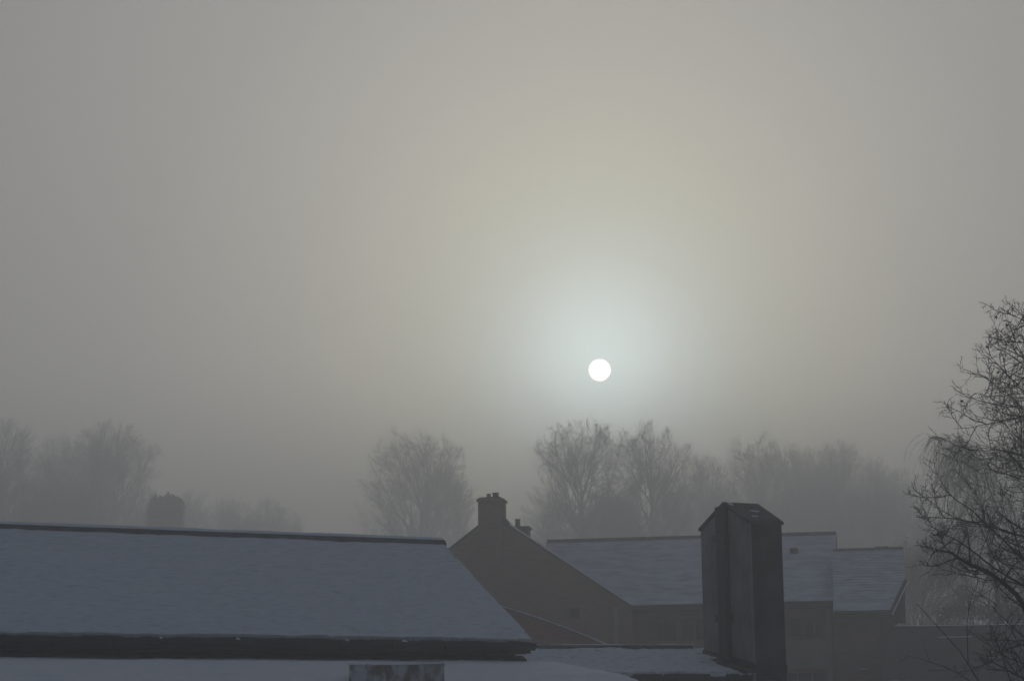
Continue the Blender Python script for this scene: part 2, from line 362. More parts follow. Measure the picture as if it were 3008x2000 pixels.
def tall_stack():
    root = tag(empty('tall_concrete_stack', (3.966, 40.3, 0), H_ANG), 'tall grey concrete stack with gabled cap and iron pipe, beside the low snowy roof', 'chimney')
    A, B = 0.69, 1.44                       # right face along x, left face along y
    ze, za = 8.92, 9.29; ap = 0.707
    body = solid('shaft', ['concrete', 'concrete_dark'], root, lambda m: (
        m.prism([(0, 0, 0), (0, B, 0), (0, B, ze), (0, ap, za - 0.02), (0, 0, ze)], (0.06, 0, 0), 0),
        m.prism([(0.06, 0.0, 0), (0.06, B, 0), (0.06, B, ze), (0.06, ap, za - 0.02), (0.06, 0.0, ze)], (A - 0.06, 0, 0), 1)))  # right face's shade put into the colour: darker copy of the left face's concrete
    # gabled cap: two slabs meeting at the ridge
    capo = 0.028
    def cap(m):
        s1 = (za - ze) / ap
        m.prism([(-capo, -0.032, ze - 0.032 * s1 + 0.01), (-capo, ap, za + 0.01), (-capo, ap, za + 0.06), (-capo, -0.032, ze - 0.032 * s1 + 0.06)], (A + 2 * capo, 0, 0))
        s2 = (za - ze) / (B - ap)
        m.prism([(-capo, B + 0.032, ze - 0.032 * s2 + 0.01), (-capo, ap + 0.002, za + 0.01), (-capo, ap + 0.002, za + 0.06), (-capo, B + 0.032, ze - 0.032 * s2 + 0.06)], (A + 2 * capo, 0, 0))
    capobj = solid('cap', 'cap', root, cap)
    rng = np.random.RandomState(3)
    sl = (za - ze) / ap
    for (x, y, l, w) in ((0.08, 0.62, 0.10, 0.10), (0.40, 0.36, 0.20, 0.035), (0.24, 0.14, 0.16, 0.03)):
        a = np.linspace(0, 2 * math.pi, 14, endpoint=False)
        rr = 0.7 + 0.5 * rng.rand(14)
        pts = [(x + l * 0.5 * r_ * math.cos(t), y + w * 0.5 * r_ * math.sin(t), za + 0.0605 - (ap - (y + w * 0.5 * r_ * math.sin(t))) * sl) for t, r_ in zip(a, rr)]
        solid('snow_patch', 'snow_rough', capobj, lambda m: m.prism(pts, (0, 0, 0.012)))
    # square iron duct with collars on the left face
    y0, y1 = 0.585, 0.855
    pipe = boxpart('pipe', 'pipe', root, (-0.10, y0, 6.55), (-0.002, y1, 9.275), bevel=0.02)
    for z in (8.66, 7.30):
        boxpart('collar', 'pipe', pipe, (-0.125, y0 - 0.055, z), (-0.001, y1 + 0.055, z + 0.13), bevel=0.015)
        boxpart('bolt', 'pipe', pipe, (-0.04, y1 + 0.056, z + 0.03), (-0.001, y1 + 0.10, z + 0.09))
    solid('flashing', 'lead', root, lambda m: m.prism([(-0.002, -0.05, 6.40), (-0.002, B, 6.76), (-0.002, B, 6.86), (-0.002, -0.05, 6.58)], (-0.03, 0, 0)).prism([(-0.032, -0.05, 6.40), (-0.032, B + 0.02, 6.755), (-0.18, B + 0.02, 6.74), (-0.26, -0.12, 6.385)], (0, 0, 0.05)).prism([(-0.03, -0.03, 6.40), (A, -0.03, 6.40), (A, -0.03, 6.55), (-0.03, -0.03, 6.55)], (0, 0.028, 0)))
tall_stack()

# ------------------------------------------------------------------ houses in the mist
W_ORG, W_ANG = (10.781, 80.0, 0), R(-8.5)
def sheet_wall(name, mat, parent, x0, x1, z0, z1, y, holes, depth=0.14, thick=0.3):
    """wall with real openings: front cells, reveals and a back"""
    xs = sorted({x0, x1, *[h[0] for h in holes], *[h[1] for h in holes]}); zs = sorted({z0, z1, *[h[2] for h in holes], *[h[3] for h in holes]})
    m = MB()
    inh = lambda x, z: any(h[0] < x < h[1] and h[2] < z < h[3] for h in holes)
    for a, b in zip(xs, xs[1:]):
        for c, d in zip(zs, zs[1:]):
            if not inh((a + b) / 2, (c + d) / 2): m.add([(a, y, c), (b, y, c), (b, y, d), (a, y, d)], [(0, 1, 2, 3)])
    for (a, b, c, d) in holes:
        m.add([(a, y, c), (b, y, c), (b, y, d), (a, y, d), (a, y + depth, c), (b, y + depth, c), (b, y + depth, d), (a, y + depth, d)],
              [(0, 4, 5, 1), (1, 5, 6, 2), (2, 6, 7, 3), (3, 7, 4, 0)])
    m.add([(x0, y, z0), (x1, y, z0), (x1, y, z1), (x0, y, z1), (x0, y + thick, z0), (x1, y + thick, z0), (x1, y + thick, z1), (x0, y + thick, z1)],
          [(5, 4, 7, 6), (0, 4, 5, 1), (1, 5, 6, 2), (2, 6, 7, 3), (3, 7, 4, 0)])
    return m.build(name, mat, parent)
def window(parent, x0, x1, z0, z1, y, lights=1, frame='timber', sill=True):
    w = solid('window', frame, parent, lambda m: (m.box((x0, y + 0.05, z0), (x0 + 0.05, y + 0.11, z1)), m.box((x1 - 0.05, y + 0.05, z0), (x1, y + 0.11, z1)),
              m.box((x0 + 0.05, y + 0.05, z1 - 0.05), (x1 - 0.05, y + 0.11, z1)), m.box((x0 + 0.05, y + 0.05, z0), (x1 - 0.05, y + 0.11, z0 + 0.05))))
    step = (x1 - x0) / lights
    for i in range(lights):
        boxpart('pane', 'glass', w, (x0 + i * step + 0.03, y + 0.085, z0 + 0.04), (x0 + (i + 1) * step - 0.03, y + 0.095, z1 - 0.04))
        if i: boxpart('mullion', frame, w, (x0 + i * step - 0.03, y + 0.045, z0 + 0.051), (x0 + i * step + 0.03, y + 0.112, z1 - 0.051))
    if sill: boxpart('sill', frame, w, (x0 - 0.05, y - 0.05, z0 - 0.07), (x1 + 0.05, y + 0.049, z0 - 0.002))
    return w
def slate_roof(parent, quad, ncourse, seed, bare=0.3, thick=0.09, clip=None):
    """quad: eave-left, eave-right, ridge-right, ridge-left. A slab and every slate course as its own piece with snow lying on it"""
    e0, e1, r1, r0 = [np.array(p, float) for p in quad]
    n = np.cross(e1 - e0, r0 - e0); n /= np.linalg.norm(n); n = n if n[2] > 0 else -n
    poly = [e0, e1, r1, r0] if clip is None else clip
    poly = [np.array(p, float) for p in poly]
    slab = solid('roof', 'slate', parent, lambda m: m.prism([p - n * 0.03 for p in poly], -n * thick))
    rng = np.random.RandomState(seed)
    def edge_x(v):   # right end of the course at height fraction v
        if clip is None: return e1 + (r1 - e1) * v
        z = e0[2] + (r0[2] - e0[2]) * v
        pts = poly[1:-1]
        for a, b in zip(pts, pts[1:]):
            if min(a[2], b[2]) - 1e-6 <= z <= max(a[2], b[2]) + 1e-6 and abs(b[2] - a[2]) > 1e-6: return a + (b - a) * (z - a[2]) / (b[2] - a[2])
        return pts[-1]
    up = (r0 - e0) / ncourse; upl = np.linalg.norm(up); ud = up / upl
    for i in range(ncourse):
        v0, v1 = i / ncourse, (i + 1) / ncourse
        l0, l1 = e0 + (r0 - e0) * v0, e0 + (r0 - e0) * v1
        q0, q1 = edge_x(v0), edge_x(v1)
        m = MB()
        m.prism([l0, q0, q1, l1], n * 0.004)
        m.prism([l0 + n * 0.004, q0 + n * 0.004, q0 + n * 0.030, l0 + n * 0.030], ud * upl * 0.5)
        k = max(8, int(np.linalg.norm(q0 - l0) * 9)); t = np.linspace(0.002, 0.998, k)[:, None]
        off = upl * (0.03 + bare * np.clip(0.62 + 0.7 * fbm(t * 14 + seed * 3.7 + i * 0.31, t * 0 + i * 0.83), 0, 1)) * (0.4 if i < 4 else 1)
        A = l0 + (q0 - l0) * t + ud * off + n * 0.030
        B = A + n * 0.012 + ud * upl * 0.10
        C = l1 + (q1 - l1) * t - ud * 0.002 + n * 0.034
        m.grid(np.stack([A, B, C]), mi=1)
        m.build('slate_course', ['slate', 'snow_far'], slab)
    return slab, n
def gable_house():
    root = tag(empty('gabled_brick_house', W_ORG, W_ANG), 'brown brick gable end with a broad chimney at its peak, dim in the mist', 'house')
    y = -0.25; g0 = 2.7
    ap = (-11.63, 13.38); rt_ = (-6.86, 10.10); lf = (-16.4, 9.85)
    hole = (-9.02, -8.68, 9.74, 10.12)
    wall = solid('gable_wall', 'brick', root, lambda m: m.prism([(lf[0] + 0.1, y, g0 - 2), (rt_[0] - 0.05, y, g0 - 2), (rt_[0] - 0.05, y, rt_[1] - 0.0), (ap[0], y, ap[1] - 0.05), (lf[0] + 0.1, y, lf[1])], (0, 0.35, 0)))
    boxpart('side_wall', 'brick', root, (rt_[0] - 0.4, y + 0.351, g0 - 2), (rt_[0] - 0.06, 8.0, rt_[1] - 0.05))
    w = MB().box((hole[0], y - 0.02, hole[2]), (hole[1], y - 0.001, hole[3])).build('window', 'dark_wood', root)
    boxpart('pane', 'glass', w, (hole[0] + 0.04, y - 0.026, hole[2] + 0.04), (hole[1] - 0.04, y - 0.0205, hole[3] - 0.04))
    # two roof slopes running back
    roof = solid('roof', 'slate', root, lambda m: m.prism([(ap[0], y - 0.04, ap[1]), (rt_[0] + 0.02, y - 0.04, rt_[1]), (rt_[0] + 0.02, y - 0.04, rt_[1] - 0.09), (ap[0], y - 0.04, ap[1] - 0.1), (lf[0], y - 0.04, lf[1] - 0.09), (lf[0], y - 0.04, lf[1])], (0, 8.3, 0)))
    # snow lying along the right verge coping
    N = 90; t = np.linspace(0.10, 0.995, N)
    px = ap[0] + (rt_[0] - ap[0]) * t; pz = ap[1] + (rt_[1] - ap[1]) * t
    h = 0.055 + 0.018 * fbm(t * 30, t * 0)
    P = np.stack([np.stack([px, px * 0 + y - 0.05, pz + 0.001], -1), np.stack([px, px * 0 + y - 0.03, pz + h], -1), np.stack([px, px * 0 + y + 0.3, pz + h], -1), np.stack([px, px * 0 + y + 0.32, pz + 0.001], -1)])
    MB().grid(P, closed_skirt=(0, 0, -0.005)).build('verge_snow', 'snow', roof, smooth=True)
    # chimney
    def ch(m):
        m.box((-12.13, y - 0.06, 11.6), (-11.27, y + 0.75, 13.74))
        m.prism([(-12.13, y - 0.06, 13.741), (-11.27, y - 0.06, 13.741), (-11.27, y + 0.75, 13.741), (-12.13, y + 0.75, 13.741)], (0, 0, 0.06))
        m.prism([(-12.18, y - 0.11, 13.802), (-11.22, y - 0.11, 13.802), (-11.22, y + 0.80, 13.802), (-12.18, y + 0.80, 13.802)], (0, 0, 0.09))
    chim = solid('chimney', 'brick', roof, ch, bevel=0.02)
    solid('flaunching', 'concrete_dark', root, lambda m: m.prism([(-12.15, y - 0.08, 13.893), (-11.24, y - 0.08, 13.893), (-11.38, y - 0.08, 13.96), (-12.05, y - 0.08, 13.95)], (0, 0.86, 0)))
    solid('shoulder_flashing', 'lead', root, lambda m: m.prism([(-11.27, y - 0.05, 13.10), (-11.05, y - 0.05, 12.98), (-11.05, y - 0.05, 13.05), (-11.2, y - 0.05, 13.22), (-11.27, y - 0.05, 13.23)], (0, 0.6, 0)))
    for (x, r_, h_) in ((-11.80, 0.075, 0.10), (-11.56, 0.115, 0.13)):
        solid('chimney_pot', 'pot', root, lambda m: (m.cyl((x, y + 0.3, 13.94), (x, y + 0.3, 13.97 + h_), r_, r_ * 0.9), m.cyl((x, y + 0.3, 13.971 + h_), (x, y + 0.3, 14.0 + h_), r_ * 1.05)))
    for x in (-7.80,):
        solid('downpipe', 'timber', root, lambda m: m.box((x, y - 0.07, g0 - 1), (x + 0.07, y - 0.001, 10.2)))
        boxpart('corner_strip', 'render', root, (-7.52, y - 0.02, g0 - 1), (-7.40, y - 0.001, 10.1))
gable_house()

def long_wing():
    root = tag(empty('long_house_wing', W_ORG, W_ANG), 'long two-storey wing behind the tall stack, with snowy slate roof and timber windows', 'house')
    g0 = 0.7
    holes = [(-6.45, -5.42, 8.90, 9.74), (-5.28, -4.40, 8.90, 9.74), (-3.6, -2.6, 8.94, 9.70), (-1.66, -1.22, 8.97, 9.64), (-1.17, -0.46, 8.97, 9.64), (-6.45, -5.42, 6.6, 7.7), (-1.9, -0.46, 6.7, 7.82)]
    sheet_wall('front_wall', 'brick', root, -7.2, -0.18, g0, 10.07, 0.30, holes)
    for h, l in zip(holes, (2, 2, 2, 1, 2, 2, 3)): window(root, *h, 0.30, l)
    boxpart('render_panel', 'render', root, (-2.05, 0.27, 7.92), (-0.23, 0.298, 8.885))
    boxpart('render_panel', 'render', root, (-4.2, 0.27, 7.92), (-2.4, 0.298, 8.885))
    boxpart('corner_post', 'render', root, (-0.42, 0.24, g0), (-0.24, 0.269, 10.0))
    for x in (-2.25, -4.3): boxpart('corner_post', 'timber', root, (x, 0.25, g0), (x + 0.09, 0.299, 10.06))
    solid('end_wall', 'brick', root, lambda m: m.prism([(-0.4, 0.601, g0), (-0.4, 7.2, g0), (-0.4, 7.2, 10.05), (-0.4, 3.75, 12.6), (-0.4, 0.601, 10.3)], (0.22, 0, 0)))
    slab, n = slate_roof(root, [(-10.3, 0, 10.12), (0, 0, 10.12), (0, 3.75, 12.70), (-10.3, 3.75, 12.70)], 26, 5, 0.05)
    solid('rear_roof', 'slate', root, lambda m: m.prism([(-10.3, 7.5, 10.12), (0, 7.5, 10.12), (0, 3.78, 12.68), (-10.3, 3.78, 12.68)], (0, 0, -0.1)))
    k = 23; step = 10.3 / k; me = None
    for i in range(k):
        if me is None: t = solid('ridge_tile', 'ridge', slab, lambda m: m.prism([(0, -0.13, -0.06), (0, -0.08, 0.03), (0, 0, 0.065), (0, 0.08, 0.03), (0, 0.13, -0.06)], (step - 0.012, 0, 0))); me = t.data
        else: t = bpy.data.objects.new('ridge_tile', me); col.objects.link(t); t.parent = slab
        t.location = (-10.3 + i * step, 3.76, 12.745)
    boxpart('fascia', 'dark_wood', root, (-6.85, 0.02, 9.90), (0.0, 0.05, 10.0))
    solid('gutter', 'dark_wood', root, lambda m: m.prism([(-6.85, -0.09, 10.05), (-6.85, -0.08, 9.98), (-6.85, -0.03, 9.95), (-6.85, 0.018, 9.97), (-6.85, 0.018, 10.05)], (6.85, 0, 0)))
    boxpart('roof_vent', 'slate', slab, (-1.62, 2.62, 11.96), (-1.34, 2.86, 12.17), bevel=0.02)
    ch = solid('chimney', 'brick', slab, lambda m: (m.box((-11.6, 3.45, 11.9), (-10.95, 4.15, 13.20)), m.box((-11.65, 3.40, 13.201), (-10.90, 4.20, 13.29))), bevel=0.015)
    solid('chimney_pot', 'pot', root, lambda m: (m.cyl((-11.36, 3.8, 13.291), (-11.36, 3.8, 13.54), 0.10, 0.085), m.cyl((-11.36, 3.8, 13.541), (-11.36, 3.8, 13.58), 0.10)))
long_wing()

def end_house():
    root = tag(empty('end_house', W_ORG, W_ANG), 'lower house at the right end of the row, snowy slate roof with a cut-back corner', 'house')
    ze, zr, D = 9.70, 11.97, 3.0; y = -1.0; g0 = 0.7
    e0, e1 = (-0.14, y, ze), (1.72, y, ze)
    f = (10.86 - ze) / (zr - ze)
    quad = [e0, (2.29, y, ze), (2.29, y + D, zr), (-0.14, y + D, zr)]
    clip = [e0, e1, (2.29, y + D * f, ze + (zr - ze) * f), (2.29, y + D, zr), (-0.14, y + D, zr)]
    slab, n = slate_roof(root, quad, 22, 11, 0.17, clip=clip)
    solid('rear_roof', 'slate', root, lambda m: m.prism([(-0.14, y + 2 * D, ze), (2.29, y + 2 * D, ze), (2.29, y + D + 0.03, zr - 0.03), (-0.14, y + D + 0.03, zr - 0.03)], (0, 0, -0.1)))
    a, b = Vector(clip[1]), Vector(clip[2])
    solid('bargeboard', 'dark_wood', root, lambda m: m.prism([a + Vector((0.0, -0.02, -0.06)), b + Vector((0.0, -0.02, -0.06)), b + Vector((0.0, -0.02, -0.24)), a + Vector((0.0, -0.02, -0.24))], (0.05, 0.03, 0)))
    solid('verge_snow', 'snow', root, lambda m: m.prism([a + Vector((0.055, 0, -0.10)), b + Vector((0.055, 0, -0.10)), b + Vector((0.055, 0.0, -0.14)), a + Vector((0.055, 0.0, -0.14))], (0.03, 0.02, 0)))
    k = 5; step = 2.43 / k; me = None
    for i in range(k):
        t = solid('ridge_tile', 'ridge', slab, lambda m: m.prism([(0, -0.11, -0.05), (0, -0.06, 0.02), (0, 0, 0.05), (0, 0.06, 0.02), (0, 0.11, -0.05)], (step - 0.01, 0, 0)))
        t.location = (-0.14 + i * step, y + D, zr + 0.03 + (0.035 if i == 3 else 0.0))
    boxpart('front_wall', 'brick', root, (-0.15, y + 0.25, g0), (1.95, y + 0.55, ze - 0.13))
    solid('side_wall', 'brick', root, lambda m: m.prism([(1.70, y + 0.551, g0), (1.70, y + 2 * D - 0.2, g0), (1.70, y + 2 * D - 0.2, ze), (1.70, y + D, zr - 0.15), (1.70, y + 0.551, ze + 0.22)], (0.25, 0, 0)))
    boxpart('fascia', 'dark_wood', root, (-0.14, y + 0.0, ze - 0.22), (1.72, y + 0.04, ze - 0.10))
    boxpart('downpipe', 'pipe', root, (1.40, y + 0.18, g0), (1.46, y + 0.249, ze - 0.2))
    v = boxpart('vent_hood', 'pipe', root, (0.66, y + 0.10, 7.72), (0.86, y + 0.249, 7.80))
    boxpart('snow_cap', 'snow', v, (0.65, y + 0.09, 7.801), (0.87, y + 0.248, 7.83))
end_house()

def lean_to():
    root = tag(empty('brick_lean_to', W_ORG, W_ANG), 'red brick lean-to before the gable, a thin snow line along its sloping verge', 'outbuilding')
    y = -14.0
    pts = [(-11.4, 9.95), (-9.93, 9.555), (-9.06, 9.265), (-8.3, 9.01), (-7.52, 8.72), (-6.75, 8.40), (-5.99, 8.05)]
    solid('end_wall', 'brick_red', root, lambda m: m.prism([(x, y, z - 0.04) for x, z in pts] + [(-6.05, y, 0.0), (-11.4, y, 0.0)], (0, 0.3, 0)))
    roof = solid('roof', 'slate', root, lambda m: m.prism([(x, y - 0.04, z) for x, z in pts] + [(x, y - 0.04, z - 0.038) for x, z in pts[::-1]], (0, 5.0, 0)))
    x = np.linspace(-11.4, -5.99, 80); z = np.interp(x, [p[0] for p in pts], [p[1] for p in pts])
    h = 0.020 + 0.010 * fbm(x * 6, x * 0)
    P = np.stack([np.stack([x, x * 0 + y - 0.045, z + 0.001], -1), np.stack([x, x * 0 + y - 0.035, z + h], -1), np.stack([x, x * 0 + y + 4.9, z + h], -1)])
    MB().grid(P, closed_skirt=(0, 0, -0.004)).build('verge_snow', 'snow_rough', roof, smooth=True)
    boxpart('low_wall', 'brick_red', root, (-6.35, y + 0.301, 0.0), (-6.05, y + 4.8, 8.0))
lean_to()

def flat_block():
    root = tag(empty('flat_roofed_block', (13.9, 74.0, 0), R(-2)), 'dark flat-roofed block at the far right, white snow line along its parapet', 'building')
    boxpart('front_wall', 'grey_block', root, (-2.1, 0, 0.2), (6.5, 0.3, 8.86))
    boxpart('side_wall', 'grey_block', root, (-2.1, 0.301, 0.2), (-1.8, 8, 8.86))
    p = boxpart('coping', 'concrete_dark', root, (-2.15, -0.05, 8.861), (6.55, 0.36, 8.93))
    x = np.linspace(-2.15, 6.55, 120)
    u, v = np.meshgrid(x, np.linspace(-0.05, 0.36, 5))
    MB().grid(np.stack([u, v, 8.955 + 0.012 * fbm(u * 3, v * 3)], -1), closed_skirt=(0, 0, -0.024)).build('coping_snow', 'snow', p, smooth=True)
    s = boxpart('ledge', 'concrete_dark', root, (-0.85, -0.12, 8.52), (0.15, -0.001, 8.57))
    boxpart('ledge_snow', 'snow', s, (-0.85, -0.12, 8.571), (0.15, -0.01, 8.59))
    roof = boxpart('flat_roof', 'felt', root, (-1.799, 0.361, 8.4), (6.4, 8, 8.6))
flat_block()
def yard_shed():
    root = tag(empty('yard_shed', (11.0, 64.0, 0), R(-3)), 'low shed roof dusted with snow at the bottom right, in front of the flat-roofed block', 'shed')
    roof = solid('roof', 'slate', root, lambda m: m.prism([(-0.75, 0.0, 6.05), (3.2, 0.0, 6.05), (3.2, 2.6, 6.87), (0.6, 2.6, 6.93), (-0.75, 2.6, 7.05)], (0, 0, -0.08)))
    u, v = np.meshgrid(np.linspace(0, 1, 80), np.linspace(0, 1, 40))
    P = np.stack([-0.74 + 3.9 * u, 0.02 + 2.56 * v, 6.08 + 0.98 * v - 0.17 * u * v + 0.02 * fbm(u * 9, v * 9)], -1)
    MB().grid(P, closed_skirt=(0, 0, -0.05)).build('snow_dusting', 'dusting', roof, smooth=True)
    boxpart('wall', 'dark_wood', root, (-0.6, 0.15, 0.0), (3.0, 2.4, 5.98))
yard_shed()

# ------------------------------------------------------------------ trees
def unit(v): return v / (np.linalg.norm(v, axis=-1, keepdims=True) + 1e-9)
class Mesher:
    def __init__(s): s.V = []; s.Q = []; s.T = []; s.n = 0
    def tubes(s, P, Rd, n, tip=False):
        B, K = P.shape[:2]
        if B == 0: return
        D = np.empty_like(P); D[:, :-1] = P[:, 1:] - P[:, :-1]; D[:, -1] = D[:, -2]; D = unit(D)
        ref = np.where(np.abs(D[:, :1, 2:3]) > 0.9, np.array([1.0, 0, 0]), np.array([0, 0, 1.0]))
        X = unit(np.cross(np.broadcast_to(ref, D.shape), D)); Y = np.cross(D, X)
        a = np.arange(n) * 2 * np.pi / n
        KK = K - 1 if tip else K
        ring = P[:, :KK, None] + Rd[:, :KK, None, None] * (np.cos(a)[:, None] * X[:, :KK, None] + np.sin(a)[:, None] * Y[:, :KK, None])
        base = s.n + (np.arange(B) * KK * n)[:, None, None]
        k = np.arange(KK - 1)[None, :, None] * n; i = np.arange(n)[None, None, :]; j = (i + 1) % n
        if KK > 1: s.Q.append(np.stack([base + k + i, base + k + j, base + k + n + j, base + k + n + i], -1).reshape(-1, 4))
        s.V.append(ring.reshape(-1, 3)); s.n += B * KK * n
        if tip:
            s.V.append(P[:, -1]); tb = s.n + np.arange(B)[:, None]; s.n += B
            lb = base[:, 0] + (KK - 1) * n
            s.T.append(np.stack([lb + i[0], lb + j[0], np.broadcast_to(tb, (B, n))], -1).reshape(-1, 3))
    def quads(s, V): # V (B,4,3)
        s.V.append(V.reshape(-1, 3)); s.Q.append((s.n + np.arange(len(V) * 4)).reshape(-1, 4)); s.n += len(V) * 4
    def mesh(s, name, mat, smooth=True):
        V = np.concatenate(s.V).astype(np.float32)
        Q = np.concatenate(s.Q) if s.Q else np.zeros((0, 4), int); T = np.concatenate(s.T) if s.T else np.zeros((0, 3), int)
        me = bpy.data.meshes.new(name)
        me.vertices.add(len(V)); me.vertices.foreach_set('co', V.ravel())
        me.loops.add(Q.size + T.size); me.loops.foreach_set('vertex_index', np.concatenate([Q.ravel(), T.ravel()]).astype(np.int32))
        me.polygons.add(len(Q) + len(T))
        st = np.concatenate([np.arange(len(Q)) * 4, Q.size + np.arange(len(T)) * 3]).astype(np.int32)
        me.polygons.foreach_set('loop_start', st)
        if smooth: me.polygons.foreach_set('use_smooth', np.ones(len(st), bool))
        me.materials.append(M[mat]); me.update(calc_edges=True); me.validate()
        return me
def link(name, me, parent):
    o = bpy.data.objects.new(name, me); col.objects.link(o); o.parent = parent; return o

def grow(p, d, L, k, rng, jit, trop, bias=0.5):
    B = len(p); P = np.empty((B, k + 1, 3)); P[:, 0] = p; d = unit(d.copy()); bias = rng.normal(0, jit * bias + 1e-6, (B, 3))
    for i in range(k):
        d = unit(d + rng.normal(0, jit, (B, 3)) + bias + np.array([0, 0, trop]))
        P[:, i + 1] = P[:, i] + d * (L / k)[:, None]
    return P
def spawn(P, Rd, L, rng, m, t0, t1, a0, a1, ratio, rr, taper_len=0.5, flat=0.0, grad=False):
    """m children on each parent; returns starts, dirs, lengths, radii"""
    B, K = P.shape[:2]
    j = np.arange(m)[None, :]
    t = t0 + (t1 - t0) * (j + rng.rand(B, m)) / m
    x = t * (K - 1); i = np.clip(x.astype(int), 0, K - 2); f = (x - i)[..., None]
    b = np.arange(B)[:, None]
    p = P[b, i] * (1 - f) + P[b, i + 1] * f; pd = unit(P[b, i + 1] - P[b, i])
    r = Rd[b, i] * (1 - f[..., 0]) + Rd[b, i + 1] * f[..., 0]
    az = rng.rand(B, 1) * 6.283 + j * 2.39996 + rng.normal(0, 0.4, (B, m))
    ref = np.where(np.abs(pd[..., 2:3]) > 0.85, np.array([1.0, 0, 0]), np.array([0, 0, 1.0]))
    X = unit(np.cross(ref, pd)); Y = np.cross(pd, X)
    perp = np.cos(az)[..., None] * X + (1 - flat) * np.sin(az)[..., None] * Y
    an = a0 + (a1 - a0) * rng.rand(B, m)
    if grad: an = a1 + (a0 - a1) * (t - t0) / max(t1 - t0, 1e-6) + rng.normal(0, 7, (B, m))     # low limbs spread, high ones climb
    an = np.radians(an)[..., None]
    d = unit(np.cos(an) * pd + np.sin(an) * perp)
    l = L[:, None] * ratio * (1 - taper_len * (t - t0) / max(t1 - t0, 1e-6)) * rng.uniform(0.65, 1.25, (B, m))
    return p.reshape(-1, 3), d.reshape(-1, 3), l.ravel(), np.minimum(r * rr, r).ravel()
def envelope(p, d, L, c, rad, rng, lo=0.85, hi=1.04):
    q = (p - c) / rad; e = d / rad
    A = (e * e).sum(-1); Bq = (q * e).sum(-1); C = (q * q).sum(-1) - 1
    disc = np.maximum(Bq * Bq - A * C, 0); t = (-Bq + np.sqrt(disc)) / A
    t = np.where(C > 0, 0.25 * L, t)
    return np.minimum(L, np.maximum(t, 0.08 * L) * rng.uniform(lo, hi, len(L)))
def taper(r, k, end=0.35): return r[:, None] * np.linspace(1, end, k + 1)[None, :]

def keep(mask, *arrs): return [x[mask] for x in arrs]
def bare_tree_parts(seed, H, Rx, crown0=0.22, stems=1, limbs=14, m=(9, 8, 7, 3), trunk_r=None, limb_ang=(20, 72), jit=0.09, twig_r=0.0092, top=0.66, trop=0.05, mat='bark', droop=0.0):
    rng = np.random.RandomState(seed)
    trunk_r = trunk_r or H * 0.020
    zb = H * crown0 * 0.55                                   # bottom of the crown
    c = np.array([0, 0, zb + (H - zb) * 0.52]); rad = np.array([Rx, Rx, (H - zb) * 0.48])
    an = np.arange(stems) * 6.283 / stems + seed
    p0 = np.zeros((stems, 3)); p0[:, 2] = -0.3
    d0 = np.tile(np.array([0, 0, 1.0]), (stems, 1))
    if stems > 1:
        p0[:, 0] = np.cos(an) * trunk_r * 0.55; p0[:, 1] = np.sin(an) * trunk_r * 0.55
        d0[:, 0] += np.cos(an) * 0.10; d0[:, 1] += np.sin(an) * 0.10
    L0 = H * top * rng.uniform(0.92, 1.02, stems)
    P0 = grow(p0, d0, L0, 12, rng, 0.028, 0.03, 0.0)
    R0 = np.full(stems, trunk_r)[:, None] * np.linspace(1, 0.22, 13)[None] ** 0.9
    R0[:, 0] *= 1.35
    tm = Mesher(); tm.tubes(P0, R0, 10)
    p, d, l, r = spawn(P0, R0, np.full(stems, H), rng, limbs, crown0 / top, 1.0, *limb_ang, 0.60, 0.60, 0.25, grad=True)
    # leaders carry the stem on to the top of the crown
    tips = P0[:, -1]; nl = 4
    pl = np.repeat(tips, nl, 0); dl = unit(rng.normal(0, 0.30, (stems * nl, 3)) + np.array([0, 0, 1.0])); ll = np.full(stems * nl, H * 0.45); rl = np.repeat(R0[:, -1] * 0.85, nl)
    p, d, l, r = np.concatenate([p, pl]), np.concatenate([d, dl]), np.concatenate([l, ll]), np.concatenate([r, rl])
    l = envelope(p, d, l, c, rad, rng, 0.80, 1.0)
    p, d, l, r = keep(l > 0.06 * H, p, d, l, r)
    P1 = grow(p, d, l, 9, rng, jit, trop * 1.5); R1 = taper(r, 9, 0.14)
    lm = []
    for i in range(len(P1)):
        x = Mesher(); x.tubes(P1[i:i + 1], R1[i:i + 1], 6); lm.append(x.mesh('limb', mat))
    cm = Mesher()
    def level(P, Rr, L, mm, t0, a0, a1, ratio, rr, k, sc, jj, minr, sides, tip=False, cut=0.35, tp=0.4):
        p, d, l, r = spawn(P, Rr, L, rng, mm, t0, 0.99, a0, a1, ratio, rr, tp)
        e = envelope(p, d, l, c, rad * sc, rng, 0.8, 1.06)
        p, d, l, r = keep((e > cut * l) & (e > 0.16), p, d, e, r)
        PP = grow(p, d, l, k, rng, jj, trop - droop); r = np.maximum(r, minr); RR = taper(r, k, 0.3)
        cm.tubes(PP, RR, sides, tip); return PP, RR, l
    P2, R2, l2 = level(P1, R1, l, m[0], 0.15, 22, 52, 0.52, 0.55, 6, 1.02, jit * 1.1, twig_r * 1.6, 4)
    P3, R3, l3 = level(P2, R2, l2, m[1], 0.12, 22, 52, 0.52, 0.62, 3, 1.05, jit * 1.2, twig_r * 1.15, 3)
    P4, R4, l4 = level(P3, R3, l3, m[2], 0.12, 22, 52, 0.55, 0.75, 2, 1.08, jit * 1.2, twig_r, 3, True, 0.3)
    if m[3]: level(P4, R4, l4, m[3], 0.15, 20, 50, 0.60, 0.8, 1, 1.10, jit, twig_r * 0.85, 3, True, 0.3)
    return tm.mesh('trunk', mat), lm, cm.mesh('twigs', mat), (P0, P1)
